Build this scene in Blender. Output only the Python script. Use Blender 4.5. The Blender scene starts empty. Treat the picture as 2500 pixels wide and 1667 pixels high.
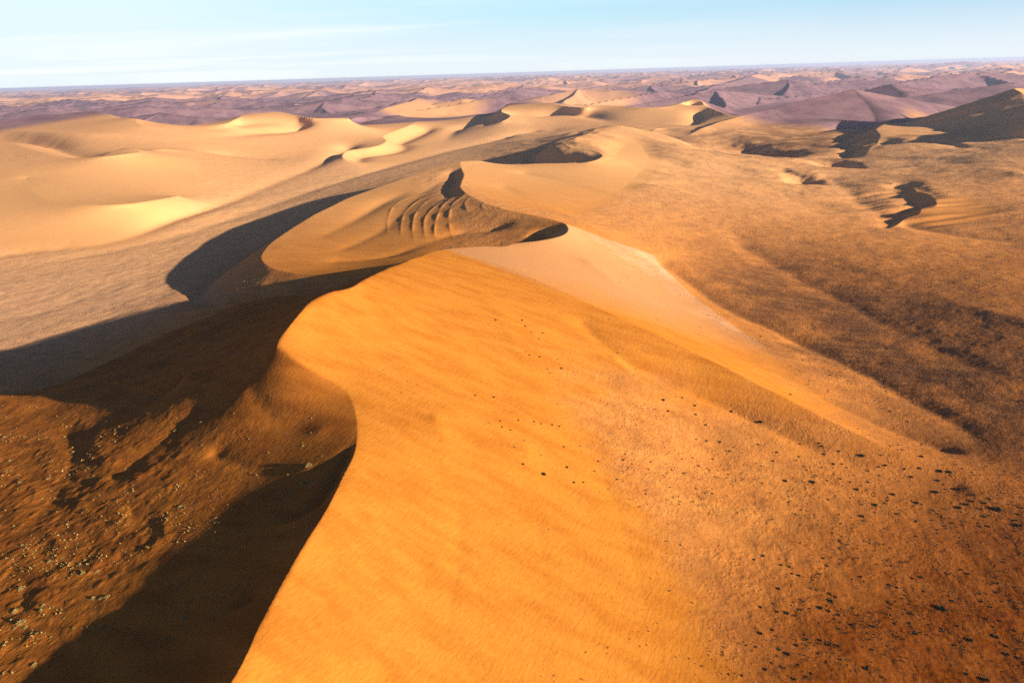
import bpy, math, random, time
import numpy as np
T0 = time.time()
C = bpy.context.scene.collection
rad = math.radians

# ------------------------------------------------------------------ camera
HC = 250.0                      # metres above the interdune plain
FPX = 1667.0                    # focal length in pixels of the 2500 px frame (24 mm on 36 mm)
PITCH = rad(21.45)
ROLL = math.atan(77 / 2500)
cam_d = bpy.data.cameras.new('camera')
cam_d.sensor_width = 36.0
cam_d.lens = 36.0 * FPX / 2500
cam_d.clip_start = 1.0
cam_d.clip_end = 200000.0
cam = bpy.data.objects.new('camera', cam_d)
C.objects.link(cam)
bpy.context.scene.camera = cam
from mathutils import Matrix
cam.matrix_world = (Matrix.Translation((0, 0, HC)) @ Matrix.Rotation(math.pi / 2 - PITCH, 4, 'X')
                    @ Matrix.Rotation(-ROLL, 4, 'Z'))

# ------------------------------------------------------------------ sun and sky
SUN_EL = rad(14.0)
SHADOW_AZ = rad(154.0)                       # direction in which shadows fall (from +X towards +Y)
sx, sy = -math.cos(SHADOW_AZ), -math.sin(SHADOW_AZ)
SUN = np.array([sx * math.cos(SUN_EL), sy * math.cos(SUN_EL), math.sin(SUN_EL)])
sd = bpy.data.lights.new('sun', 'SUN')
sd.energy = 5.0
sd.angle = rad(0.5)
sd.color = (1.0, 0.88, 0.71)
so = bpy.data.objects.new('sun', sd)
C.objects.link(so)
from mathutils import Vector
so.rotation_euler = Vector(SUN).to_track_quat('Z', 'Y').to_euler()

w = bpy.data.worlds.new('World')
bpy.context.scene.world = w
w.use_nodes = True
nt = w.node_tree
nt.nodes.clear()
def N(t, **kw):
    n = nt.nodes.new(t)
    for k, v in kw.items():
        setattr(n, k, v)
    return n
def mathn(op, a, b=None, clamp=False):
    n = nt.nodes.new('ShaderNodeMath'); n.operation = op; n.use_clamp = clamp
    for i, v in enumerate((a, b)):
        if v is None: continue
        if isinstance(v, (int, float)): n.inputs[i].default_value = v
        else: nt.links.new(v, n.inputs[i])
    return n.outputs[0]
sky = N('ShaderNodeTexSky')
sky.sky_type = 'NISHITA'
sky.sun_disc = False
sky.sun_elevation = SUN_EL
sky.sun_rotation = math.atan2(SUN[0], SUN[1])
sky.altitude = 2500
sky.air_density = 0.55
sky.dust_density = 0.2
sky.ozone_density = 2.0
# thin cirrus: streaks laid out on a flat layer high above the desert
tc = N('ShaderNodeTexCoord')
sep = N('ShaderNodeSeparateXYZ'); nt.links.new(tc.outputs['Generated'], sep.inputs[0])
zz = mathn('MAXIMUM', sep.outputs[2], 0.01)
zz = mathn('ADD', zz, 0.03)
u = mathn('DIVIDE', sep.outputs[0], zz); v = mathn('DIVIDE', sep.outputs[1], zz)
cmb = N('ShaderNodeCombineXYZ')
nt.links.new(u, cmb.inputs[0]); nt.links.new(v, cmb.inputs[1])
mp = N('ShaderNodeMapping'); nt.links.new(cmb.outputs[0], mp.inputs[0])
mp.inputs['Rotation'].default_value = (0, 0, rad(12)); mp.inputs['Scale'].default_value = (0.11, 0.22, 1)
mp.inputs['Location'].default_value = (1.3, 0.4, 0)
nz = N('ShaderNodeTexNoise'); nz.inputs['Scale'].default_value = 1.0; nz.inputs['Detail'].default_value = 7
nz.inputs['Roughness'].default_value = 0.55; nz.inputs['Distortion'].default_value = 0.5
nt.links.new(mp.outputs[0], nz.inputs[0])
cr = N('ShaderNodeValToRGB')
cr.color_ramp.elements[0].position = 0.46; cr.color_ramp.elements[0].color = (0, 0, 0, 1)
cr.color_ramp.elements[1].position = 0.64; cr.color_ramp.elements[1].color = (1, 1, 1, 1)
nt.links.new(nz.outputs[0], cr.inputs[0])
# cloud is thicker towards the left of the view
# the low sky is milky: a bright veil near the horizon, whiter to the west (left), clearer to the east
elev = sep.outputs[2]
veil = N('ShaderNodeMapRange'); veil.interpolation_type = 'SMOOTHSTEP'
nt.links.new(elev, veil.inputs[0]); veil.inputs[1].default_value = 0.24; veil.inputs[2].default_value = 0.11
veil.inputs[3].default_value = 0.0; veil.inputs[4].default_value = 0.9
north = N('ShaderNodeMapRange'); nt.links.new(sep.outputs[1], north.inputs[0])
north.inputs[1].default_value = -0.2; north.inputs[2].default_value = 0.6
vf = mathn('MULTIPLY', veil.outputs[0], north.outputs[0])
side = N('ShaderNodeMapRange'); nt.links.new(sep.outputs[0], side.inputs[0])
side.inputs[1].default_value = -0.45; side.inputs[2].default_value = 0.55
vcol = N('ShaderNodeValToRGB'); nt.links.new(side.outputs[0], vcol.inputs[0])
vcol.color_ramp.elements[0].color = (0.82, 1.0, 1.0, 1); vcol.color_ramp.elements[1].color = (0.42, 0.72, 0.92, 1)
e_ = vcol.color_ramp.elements.new(0.5); e_.color = (0.54, 0.88, 1.0, 1)
hz = N('ShaderNodeMapRange'); hz.interpolation_type = 'SMOOTHSTEP'; nt.links.new(elev, hz.inputs[0])
hz.inputs[1].default_value = 0.10; hz.inputs[2].default_value = 0.0
hcol = N('ShaderNodeMix'); hcol.data_type = 'RGBA'; nt.links.new(hz.outputs[0], hcol.inputs[0])
nt.links.new(vcol.outputs[0], hcol.inputs[6]); hcol.inputs[7].default_value = (0.86, 0.93, 0.97, 1)
ccol = N('ShaderNodeMix'); ccol.data_type = 'RGBA'
left = mathn('MULTIPLY_ADD', sep.outputs[0], -1.2); left.node.inputs[2].default_value = 0.5; left.node.use_clamp = True
nt.links.new(mathn('MULTIPLY', cr.outputs[0], left), ccol.inputs[0])
nt.links.new(hcol.outputs[2], ccol.inputs[6]); ccol.inputs[7].default_value = (1.0, 1.04, 1.06, 1)
vs_ = N('ShaderNodeVectorMath', operation='SCALE'); nt.links.new(ccol.outputs[2], vs_.inputs[0]); vs_.inputs[3].default_value = 8.9
mixc = N('ShaderNodeMix'); mixc.data_type = 'RGBA'
nt.links.new(vf, mixc.inputs[0])
nt.links.new(sky.outputs[0], mixc.inputs[6])
nt.links.new(vs_.outputs[0], mixc.inputs[7])
bg = N('ShaderNodeBackground'); bg.inputs[1].default_value = 0.05
nt.links.new(mixc.outputs[2], bg.inputs[0])
wo = N('ShaderNodeOutputWorld'); nt.links.new(bg.outputs[0], wo.inputs[0])

vs = bpy.context.scene.view_settings
vs.view_transform = 'Standard'; vs.look = 'None'; vs.gamma = 1.0; vs.exposure = 1.22
bpy.context.scene.render.film_transparent = False
cy = bpy.context.scene.cycles
cy.max_bounces = 4; cy.diffuse_bounces = 2; cy.volume_bounces = 1
cy.use_denoising = False

# ------------------------------------------------------------------ measuring helpers
cp, sp_ = math.cos(PITCH), math.sin(PITCH)
cr_, sr_ = math.cos(ROLL), -math.sin(ROLL)
def at(px, py, z=0.0):
    """world point at height z seen at survey pixel px, py of the 2500 px photograph"""
    x = (px - 1250) / FPX; y = -(py - 833.5) / FPX
    xl = cr_ * x - sr_ * y; yl = sr_ * x + cr_ * y
    dx, dy, dz = xl, cp + yl * sp_, -sp_ + yl * cp
    t = (z - HC) / dz
    return (dx * t, dy * t, z)
def toimg(P):
    X, Y, Z = P[..., 0], P[..., 1], P[..., 2] - HC
    f = Y * cp - Z * sp_; u_ = Y * sp_ + Z * cp
    xl = X / f; yl = u_ / f
    return 1250 + (cr_ * xl + sr_ * yl) * FPX, 833.5 - (-sr_ * xl + cr_ * yl) * FPX, f
K = 2500 / 2352.0
def D(*pts):      # survey points read off the 2352 px view
    return [at(x * K, y * K, z) for x, y, z in pts]
def P_(*pts):     # survey points read off the 2500 px view
    return [at(x, y, z) for x, y, z in pts]
def W(*pts):
    return [tuple(map(float, p)) for p in pts]

def spline(pts, step):
    """Catmull-Rom through pts, resampled every ~step metres (relative to distance)"""
    P = np.array(pts, float)
    if len(P) < 3:
        P = np.vstack([P[0], (P[0] + P[-1]) / 2, P[-1]])
    E = np.vstack([2 * P[0] - P[1], P, 2 * P[-1] - P[-2]])
    out = []
    for i in range(1, len(E) - 2):
        p0, p1, p2, p3 = E[i - 1], E[i], E[i + 1], E[i + 2]
        # centripetal
        t0 = 0.0
        t1 = t0 + max(np.linalg.norm(p1[:2] - p0[:2]), 1e-3) ** .5
        t2 = t1 + max(np.linalg.norm(p2[:2] - p1[:2]), 1e-3) ** .5
        t3 = t2 + max(np.linalg.norm(p3[:2] - p2[:2]), 1e-3) ** .5
        L = np.linalg.norm(p2[:2] - p1[:2])
        n = max(2, int(L / (step * max(1, min(np.hypot(*p1[:2]), np.hypot(*p2[:2]))))) + 1)
        t = np.linspace(t1, t2, n, endpoint=False)[:, None]
        A1 = (t1 - t) / (t1 - t0) * p0 + (t - t0) / (t1 - t0) * p1
        A2 = (t2 - t) / (t2 - t1) * p1 + (t - t1) / (t2 - t1) * p2
        A3 = (t3 - t) / (t3 - t2) * p2 + (t - t2) / (t3 - t2) * p3
        B1 = (t2 - t) / (t2 - t0) * A1 + (t - t0) / (t2 - t0) * A2
        B2 = (t3 - t) / (t3 - t1) * A2 + (t - t1) / (t3 - t1) * A3
        out.append((t2 - t) / (t2 - t1) * B1 + (t - t1) / (t2 - t1) * B2)
    out.append(P[-1:])
    return np.vstack(out)

def toe(crest, side, base, slope):
    """line at the foot of a slip face: crest offset to its left (+1) or right (-1)"""
    S = spline(crest, 0.02)
    S = S[::max(1, len(S) // 60)]
    T = np.gradient(S[:, :2], axis=0); T /= np.linalg.norm(T, axis=1)[:, None] + 1e-9
    Nn = np.stack([-T[:, 1], T[:, 0]], 1) * side
    b = np.interp(np.linspace(0, 1, len(S)), np.linspace(0, 1, len(base)), base) if hasattr(base, '__len__') else np.full(len(S), float(base))
    d = np.maximum(S[:, 2] - b, 0) / slope
    Q = S[:, :2] + Nn * d[:, None]
    keep = [k for k in range(len(Q)) if np.min(np.hypot(*(S[:, :2] - Q[k]).T)) > 0.93 * d[k]]
    return [(Q[k, 0], Q[k, 1], b[k]) for k in keep]

# ------------------------------------------------------------------ noise
def _h(ix, iy, seed):
    n = (ix.astype(np.int64) * 374761393 + iy.astype(np.int64) * 668265263 + seed * 1274126177) & 0x7fffffff
    n = ((n ^ (n >> 13)) * 1274126177) & 0x7fffffff
    n = n ^ (n >> 16)
    return (n & 0xffff).astype(np.float32) / 65535.0
def vnoise(x, y, seed=0):
    ix = np.floor(x); iy = np.floor(y)
    fx = (x - ix).astype(np.float32); fy = (y - iy).astype(np.float32)
    ix = ix.astype(np.int64); iy = iy.astype(np.int64)
    fx = fx * fx * fx * (fx * (fx * 6 - 15) + 10); fy = fy * fy * fy * (fy * (fy * 6 - 15) + 10)
    a = _h(ix, iy, seed); b = _h(ix + 1, iy, seed); c = _h(ix, iy + 1, seed); d = _h(ix + 1, iy + 1, seed)
    return (a + (b - a) * fx) * (1 - fy) + (c + (d - c) * fx) * fy
def fbm(x, y, wl, octv=4, seed=0, gain=0.5):
    s = 0; a = 1.0; t = 0
    for o in range(octv):
        f = 2.03 ** o / wl
        ca, sa = math.cos(o * 1.1), math.sin(o * 1.1)
        s = s + a * vnoise((x * ca - y * sa) * f + 17.3 * o, (x * sa + y * ca) * f - 9.1 * o, seed + o)
        t += a; a *= gain
    return s / t - 0.5
def sstep(a, b, x):
    t = np.clip((x - a) / (b - a), 0, 1)
    return t * t * (3 - 2 * t)

# ------------------------------------------------------------------ dune crests (sharp) and guide lines (soft)
K1 = W((-190, -120, 70), (-150, -40, 78), (-110, 60, 86)) + D((530, 1568, 90), (600, 1430, 90), (658, 1322, 90), (700, 1250, 90), (750, 1170, 90),
     (790, 1090, 89), (812, 1045, 88.5), (820, 1000, 88), (815, 945, 89), (795, 900, 91), (762, 877, 93.5), (720, 858, 96.5), (680, 831, 100.5), (655, 812, 103), (636, 795, 105))
K1b = D((636, 795, 105), (643, 778, 107), (660, 755, 110), (690, 718, 114), (713, 694, 115), (740, 679, 115), (770, 668, 114), (788, 666, 113),
     (810, 659, 112), (832, 645, 110), (860, 631, 107), (880, 622, 105), (900, 613, 103), (925, 605, 102), (940, 598, 101), (965, 590, 99.5), (990, 580, 98), (1020, 573, 97))
K2 = D((1020, 573, 97), (1060, 569, 95), (1100, 566, 93), (1160, 566, 90), (1180, 560, 89), (1240, 553, 87), (1280, 545, 86), (1300, 536, 85), (1306, 525, 85), (1300, 514, 85))
K3 = D((1300, 514, 85), (1285, 509, 84), (1250, 500, 84), (1200, 490, 84), (1150, 478, 85), (1110, 465, 86), (1085, 452, 87), (1066, 440, 88), (1057, 430, 88),
     (1060, 418, 89), (1065, 402, 90), (1060, 388, 91), (1058, 372, 92))
K4 = D((1058, 372, 92), (1030, 378, 90), (1000, 386, 88), (950, 402, 84), (900, 420, 79), (870, 430, 76), (838, 441, 73), (800, 455, 70), (760, 475, 66), (725, 492, 62),
     (690, 513, 57), (660, 532, 54), (630, 553, 51), (610, 572, 49), (600, 590, 48), (606, 603, 48), (625, 615, 48), (660, 624, 49), (700, 629, 51), (760, 631, 55),
     (800, 631, 58), (840, 626, 62), (870, 619, 66), (935, 604, 74))
K5 = D((1058, 372, 92), (1100, 370, 88), (1140, 376, 83), (1180, 378, 80), (1240, 376, 80), (1300, 375, 80), (1340, 374, 81), (1365, 369, 83), (1383, 359, 84), (1375, 350, 85),
     (1345, 343, 86), (1312, 340, 87), (1298, 333, 89), (1296, 325, 90), (1310, 318, 89), (1340, 311, 88), (1362, 303, 88), (1370, 297, 88), (1430, 290, 90))
R2 = D((1020, 573, 97), (1060, 585, 95.5), (1120, 600, 92.5), (1200, 630, 88), (1300, 674, 82), (1400, 720, 76), (1500, 766, 70), (1600, 812, 64), (1700, 862, 59), (1800, 912, 54), (1900, 963, 49.5),
     (2000, 1010, 45.5), (2060, 1036, 43), (2120, 1055, 41), (2200, 1075, 39), (2290, 1104, 37))
S1 = D((636, 795, 105), (600, 826, 96.5), (560, 870, 87), (520, 903, 80), (450, 955, 71), (400, 992, 66.5), (340, 1040, 63), (260, 1100, 60))
S2 = D((636, 795, 105), (585, 806, 97), (540, 822, 88), (480, 845, 78), (430, 868, 70), (380, 905, 63), (300, 950, 57.5), (230, 975, 52))
K6 = D((2048, 425, 40), (2075, 424, 41), (2095, 430, 43), (2110, 442, 44), (2135, 448, 44), (2150, 462, 43), (2147, 474, 41), (2120, 480, 39), (2110, 490, 36), (2085, 501, 33), (2045, 526, 27))
K7 = D((2052, 281, 74), (2028, 288, 74), (2013, 298, 73), (2021, 310, 70), (2015, 325, 65), (2000, 340, 58), (1986, 357, 46))
B1 = P_((1020, 295, 52), (1004, 305, 50), (965, 320, 46), (936, 333, 42), (943, 345, 38), (922, 356, 34), (900, 361, 32), (855, 367, 30), (838, 386, 26), (855, 397, 18), (888, 411, 8))
B2 = P_((975, 275, 60), (915, 279, 56), (864, 288, 50), (855, 297, 42), (861, 307, 30))
LR = D((-500, 300, 110), (0, 281, 128), (40, 275, 134), (80, 266, 141), (140, 262, 146), (190, 257, 150), (240, 261, 147), (275, 271, 136), (310, 273, 137), (350, 281, 124), (400, 290, 112), (440, 289, 108), (510, 286, 110), (540, 275, 120),
     (568, 262, 128), (600, 260, 130), (640, 258, 130), (680, 265, 120), (720, 271, 112), (800, 272, 104))
LRs = D((310, 273, 137), (316, 283, 126), (335, 291, 117), (380, 296, 108))
LT = D((-300, 322, 98), (0, 326, 94), (60, 340, 90), (110, 354, 86), (160, 363, 82), (240, 360, 86), (290, 354, 87), (322, 349, 85), (300, 341, 90), (280, 342, 88), (240, 356, 84))
LP = D((60, 410, 58), (66, 425, 54), (76, 440, 51), (95, 453, 49), (130, 463, 47), (200, 471, 46), (280, 470, 44), (350, 461, 40), (410, 450, 34))
K8 = P_((1237, 262, 100), (1248, 252, 106), (1330, 252, 112), (1350, 253, 112), (1375, 259, 104), (1430, 263, 100), (1470, 258, 102), (1560, 263, 98), (1620, 262, 98), (1670, 250, 106), (1698, 240, 112), (1730, 262, 94), (1790, 284, 76))
K8b = P_((1248, 252, 106), (1224, 272, 92), (1245, 284, 80), (1225, 297, 66), (1200, 304, 54))
K9 = P_((1790, 284, 72), (1746, 277, 74), (1735, 290, 66), (1700, 306, 52), (1676, 309, 46))
K10 = P_((1588, 331, 46), (1605, 314, 54), (1640, 312, 54))
K11 = P_((1790, 284, 76), (1860, 284, 76), (1990, 289, 72), (2100, 296, 70), (2184, 300, 74))
K12 = P_((1405, 333, 66), (1440, 316, 72), (1459, 314, 76), (1480, 308, 84), (1540, 312, 82), (1590, 330, 70), (1680, 362, 52), (1780, 375, 48), (1900, 384, 44))
CRESTS = [K1, K1b, K2, K3, K4, K5, R2, S1, S2, K6, K7, B1, B2, LR, LRs, LT, LP, K8, K8b, K9, K10, K11, K12]
CRESTS = [spline(c, 0.0012) for c in CRESTS]
kk4 = K4[9:]
GUIDES = [
    # western side of the main dune: short slip face, then a long gentle ramp
    W((-76, 281, 85.5), (-82, 246, 82), (-90, 236, 81), (-104, 232, 80.5), (-117, 218, 78), (-129, 206, 76), (-143, 199, 72), (-156, 193, 69)),
    W((-92, 188, 82), (-103, 183, 80), (-116, 178, 76), (-128, 171, 73), (-150, 150, 64)),
    W((-100, 150, 74), (-118, 100, 64), (-170, 0, 54), (-300, -120, 50)),
    W((-215, 140, 64), (-215, 200, 62), (-225, 260, 58.5), (-240, 310, 54.5), (-262, 360, 49.5), (-300, 400, 44), (-350, 440, 39), (-410, 480, 34)),
    W((-290, 60, 60), (-290, 180, 55), (-300, 250, 50), (-320, 310, 45), (-350, 360, 40), (-400, 400, 35), (-470, 430, 30)),
    W((-400, 60, 52), (-400, 200, 45), (-430, 280, 38), (-500, 330, 30), (-600, 380, 20)), W((-180, 60, 66), (-172, 150, 67)), D((-200, 860, 8), (0, 845, 10), (200, 820, 12)), D((200, 1230, 63), (300, 1290, 69), (400, 1290, 74)),
    W((-97, 303, 86), (-110, 313, 83), (-124, 320, 81.5), (-150, 352, 86)), W((-95, 272, 83.5), (-122, 283, 75.5), (-155, 308, 70)), W((-180, 250, 66), (-213, 283, 61)),
    
    toe(K4[3:15], -1, 2, 0.60), toe(K4[12:22], -1, [2, 4, 20, 40], 0.58),
    W((-515, 642, 3), (-438, 745, 6), (-348, 673, 30), (-286, 637, 48), (-203, 576, 72)),
    W((-420, 520, 4), (-360, 540, 16), (-290, 560, 38)), W((-205, 400, 78), (-240, 430, 62), (-260, 480, 52), (-230, 520, 62)),
    # main face, falling to the east and south-east
    W((-40, -100, 58), (-34, 60, 66), (-27, 147, 72), (-24, 230, 73), (-28, 280, 77), (-42, 320, 84)),
    W((8, -100, 52), (10, 60, 59), (10, 147, 63), (10, 240, 65), (4, 310, 72)),
    W((90, -100, 41), (90, 60, 45), (90, 147, 47.5), (88, 250, 50)), W((160, -100, 34), (160, 60, 37), (162, 147, 39.5), (165, 250, 39.5)),
    W((45, -100, 46), (48, 60, 51), (50, 147, 54), (48, 250, 57), (35, 340, 66), (0, 430, 83), (-15, 520, 90), (-12, 585, 91)),
    W((120, -100, 36), (122, 50, 39), (125, 147, 43), (125, 250, 45), (105, 340, 51), (70, 430, 68)),
    W((190, -100, 33), (195, 50, 35), (200, 147, 37), (205, 230, 36), (210, 290, 37)),
    W((300, -100, 36), (300, 60, 37), (295, 150, 37), (285, 240, 35)),
    W((460, -100, 52), (440, 150, 50), (420, 260, 42), (400, 330, 40)),
    D((1330, 740, 75), (1430, 830, 64.5), (1560, 893, 54.5), (1700, 960, 46.5), (1880, 1040, 41), (2050, 1096, 37), (2200, 1130, 35)),
    # behind the second ridge
    D((1350, 600, 73), (1450, 672, 59), (1600, 765, 46), (1750, 843, 37), (1900, 925, 29), (2050, 995, 25), (2180, 1050, 24)),
    D((1520, 610, 36), (1650, 705, 18), (1800, 780, 13), (2000, 880, 15), (2150, 960, 20), (2235, 1010, 25), (2262, 1062, 30)),
    W((322, 300, 35), (340, 350, 32), (350, 400, 29), (355, 460, 24)),
    D((1700, 570, 25), (1900, 680, 17), (2100, 790, 20), (2352, 900, 27)),
    D((1850, 560, 27), (2100, 660, 28), (2352, 740, 38), (2700, 800, 48)),
    # eastern slope of the middle dune
    D((1150, 430, 78), (1250, 470, 75), (1370, 530, 68), (1470, 580, 52)),
    D((1200, 400, 74), (1400, 440, 64), (1550, 500, 46), (1700, 550, 28)),
    D((1450, 380, 68), (1600, 420, 46), (1750, 450, 34), (1900, 480, 27)),
    D((1900, 420, 30), (2100, 530, 24), (2300, 560, 26), (2500, 560, 36)),
    # tongue bowl
    D((770, 603, 48), (830, 600, 49.5), (900, 590, 53), (980, 560, 60), (1050, 540, 63), (1150, 530, 68)),
    D((740, 545, 53), (820, 505, 58.5), (880, 470, 65), (940, 440, 75)),
    D((790, 575, 50.5), (880, 530, 58), (930, 480, 68), (965, 450, 74), (1010, 420, 80)),
    toe(K3[7:], 1, [79, 80, 85], 0.58)[:-4], toe(K2[3:], 1, [64, 65, 66, 68], 0.62),
    # west of the far crest
    toe(K5[3:9], 1, [50, 55, 58, 60], 0.62), toe(K5[9:17], 1, [50, 45, 40], 0.60),
    # left plain
    D((0, 620, 2), (200, 590, 0), (400, 545, 0), (600, 480, 0), (750, 430, 0), (900, 385, 2), (1050, 345, 5), (1150, 325, 10), (1230, 312, 18)),
    D((-300, 760, 0), (0, 740, 0), (150, 700, 0), (300, 640, 0), (420, 590, 0)),
    D((-300, 640, 4), (0, 590, 4), (250, 560, 3), (400, 510, 3), (520, 470, 2), (640, 420, 3), (740, 380, 5), (800, 350, 8)),
    D((-500, 900, 8), (-100, 880, 8), (60, 890, 8), (200, 880, 12)),
    # left dune
    toe(LR, 1, 60, 0.35), toe(K8[2:], 1, 55, 0.35), toe(K11, 1, 36, 0.3), toe(K12[1:], 1, 30, 0.3), toe(LT[:8], 1, 62, 0.3),
    D((440, 350, 60), (460, 380, 44), (470, 420, 28)),
    D((-200, 400, 62), (0, 410, 60)),
    D((360, 340, 80), (420, 345, 66), (520, 360, 34), (620, 370, 18)),
    D((0, 300, 108), (150, 305, 110), (300, 308, 102), (450, 320, 78), (600, 310, 68), (700, 310, 52), (780, 305, 44)), D((500, 300, 92), (560, 290, 96), (620, 285, 96), (700, 290, 82)),
    D((900, 330, 18), (1000, 330, 14), (1060, 300, 20), (1130, 290, 32)),
    toe(B1[1:9], 1, [10, 6, 4, 4], 0.6), toe(B2[1:], 1, [26, 22, 16], 0.6),
    # behind
    W((-4000, 1900, 20), (-3300, 3000, 15), (-2300, 3800, 12), (-1000, 4300, 12), (0, 4000, 20), (600, 3500, 20), (1100, 2900, 22), (1500, 2750, 24), (2600, 2500, 30)),
    W((-4000, 1300, 20), (-3900, 2200, 10)), W((-1500, 4200, 10), (0, 4400, 14), (1500, 4000, 14), (2600, 3400, 20)),
    P_((1250, 300, 44), (1400, 290, 54), (1550, 310, 50), (1650, 325, 44)),
    P_((1250, 330, 30), (1350, 320, 34), (1300, 345, 28)),
    P_((1720, 330, 46), (1900, 330, 40), (2000, 330, 38), (2080, 320, 36)),
    P_((1900, 360, 26), (1830, 362, 22)), P_((2000, 395, 32), (2100, 420, 30), (2250, 400, 44)),
    P_((2250, 330, 66), (2400, 340, 70), (2600, 350, 84)), P_((2300, 400, 46), (2500, 430, 60)),
    toe(K6, -1, [34, 31, 27, 23], 0.5), toe(K7, -1, [40, 34, 30], 0.58), toe(K9[1:], -1, [46, 40, 36], 0.55), toe(K8b, -1, [60, 50, 40], 0.55),
]
GUIDES = [spline(g, 0.003) for g in GUIDES if len(g) >= 2]

# ------------------------------------------------------------------ the terrain grid: rings round the viewpoint's foot, finer near it
LOD = 1
DT = 0.0014 * LOD
TH = np.arange(-rad(62), rad(62), DT)
U0, U1, DU = math.log(22.0), math.log(4600.0), 0.0032 * LOD
UN = np.arange(U0, U1, DU)
nu, nth = len(UN), len(TH)

def raster(lines, mask, val, pos, snap=False):
    for Lp in lines:
        r = np.hypot(Lp[:, 0], Lp[:, 1]); t = np.arctan2(Lp[:, 0], Lp[:, 1])
        i = (np.log(np.maximum(r, 1e-3)) - U0) / DU; j = (t - TH[0]) / DT
        ii = np.rint(i).astype(int); jj = np.rint(j).astype(int)
        ok = (ii >= 0) & (ii < nu) & (jj >= 0) & (jj < nth)
        ii, jj, z = ii[ok], jj[ok], Lp[ok, 2]
        mask[ii, jj] = True; val[ii, jj] = z
        if snap:
            e = np.hypot(i[ok] - ii, j[ok] - jj)
            # keep the sample closest to each vertex
            o = np.argsort(-e)
            pos[ii[o], jj[o], 0] = Lp[ok][o, 0]; pos[ii[o], jj[o], 1] = Lp[ok][o, 1]; val[ii[o], jj[o]] = z[o]
mC = np.zeros((nu, nth), bool); mG = np.zeros((nu, nth), bool)
vC = np.zeros((nu, nth)); vG = np.zeros((nu, nth))
TT, UU = np.meshgrid(TH, UN)
RR = np.exp(UU)
pos = np.stack([RR * np.sin(TT), RR * np.cos(TT)], -1)
raster(GUIDES, mG, vG, None)
raster(CRESTS, mC, vC, pos, True)

def reduce(m, v, f):
    a, b = (m.shape[0] + f - 1) // f, (m.shape[1] + f - 1) // f
    M = np.zeros((a * f, b * f)); V = np.zeros((a * f, b * f))
    M[:m.shape[0], :m.shape[1]] = m; V[:m.shape[0], :m.shape[1]] = v * m
    M = M.reshape(a, f, b, f).sum((1, 3)); V = V.reshape(a, f, b, f).sum((1, 3))
    return M > 0, V / np.maximum(M, 1)
def resize(z, shp):
    a = np.linspace(0, z.shape[0] - 1, shp[0]); b = np.linspace(0, z.shape[1] - 1, shp[1])
    i = np.minimum(a.astype(int), z.shape[0] - 2); j = np.minimum(b.astype(int), z.shape[1] - 2)
    fa = (a - i)[:, None]; fb = (b - j)[None]
    zz = z[i] * (1 - fa) + z[i + 1] * fa
    return zz[:, j] * (1 - fb) + zz[:, j + 1] * fb
wu, wt = 1 / DU ** 2, 1 / DT ** 2
wu, wt = wu / (2 * (wu + wt)), wt / (2 * (wu + wt))
def relax(z, m, v, n, om=1.0):
    for _ in range(n):
        p = np.pad(z, 1, mode='edge')
        s = wu * (p[:-2, 1:-1] + p[2:, 1:-1]) + wt * (p[1:-1, :-2] + p[1:-1, 2:])
        z = z + om * (s - z)
        z[m] = v[m]
    return z
z = None
for f, n in ((32, 1500), (16, 500), (8, 250), (4, 120), (2, 40)):
    f = max(1, f // LOD)
    mc, vc = reduce(mC, vC, f); mg, vg = reduce(mG & ~mC, vG, f)
    m = mc | mg; vv = np.where(mc, vc, vg)
    if z is None:
        z = np.full(m.shape, 25.0)
    else:
        z = resize(z, m.shape)
    z[m] = vv[m]
    z = relax(z, m, vv, n, 0.95)
    if f == 4 // LOD or f == 4:
        z = relax(z, mc, vc, 60, 0.9)       # soften the guide lines, keep the crests
z = resize(z, (nu, nth))
mCs, vCs = mC.copy(), vC
z[mC] = vC[mC]
z = relax(z, mC, vC, 14, 0.9)
print('membrane', time.time() - T0, z.shape)

# far rows
U2 = math.log(75000.0)
DUF = 0.0065 * LOD
UF = np.arange(UN[-1] + DUF, U2, DUF)
UA = np.concatenate([UN, UF])
nA = len(UA)
TTA, UUA = np.meshgrid(TH, UA)
RA = np.exp(UUA)
XY = np.stack([RA * np.sin(TTA), RA * np.cos(TTA)], -1)
XY[:nu] = pos
X = XY[..., 0]; Y = XY[..., 1]
far_t = sstep(3900, 4550, RA)
Z = np.zeros_like(RA)
Z[:nu] = z
far_base = 5 + 14 * fbm(X, Y, 2500, 3, 91)
Z = Z * (1 - far_t) + far_base * far_t

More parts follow.
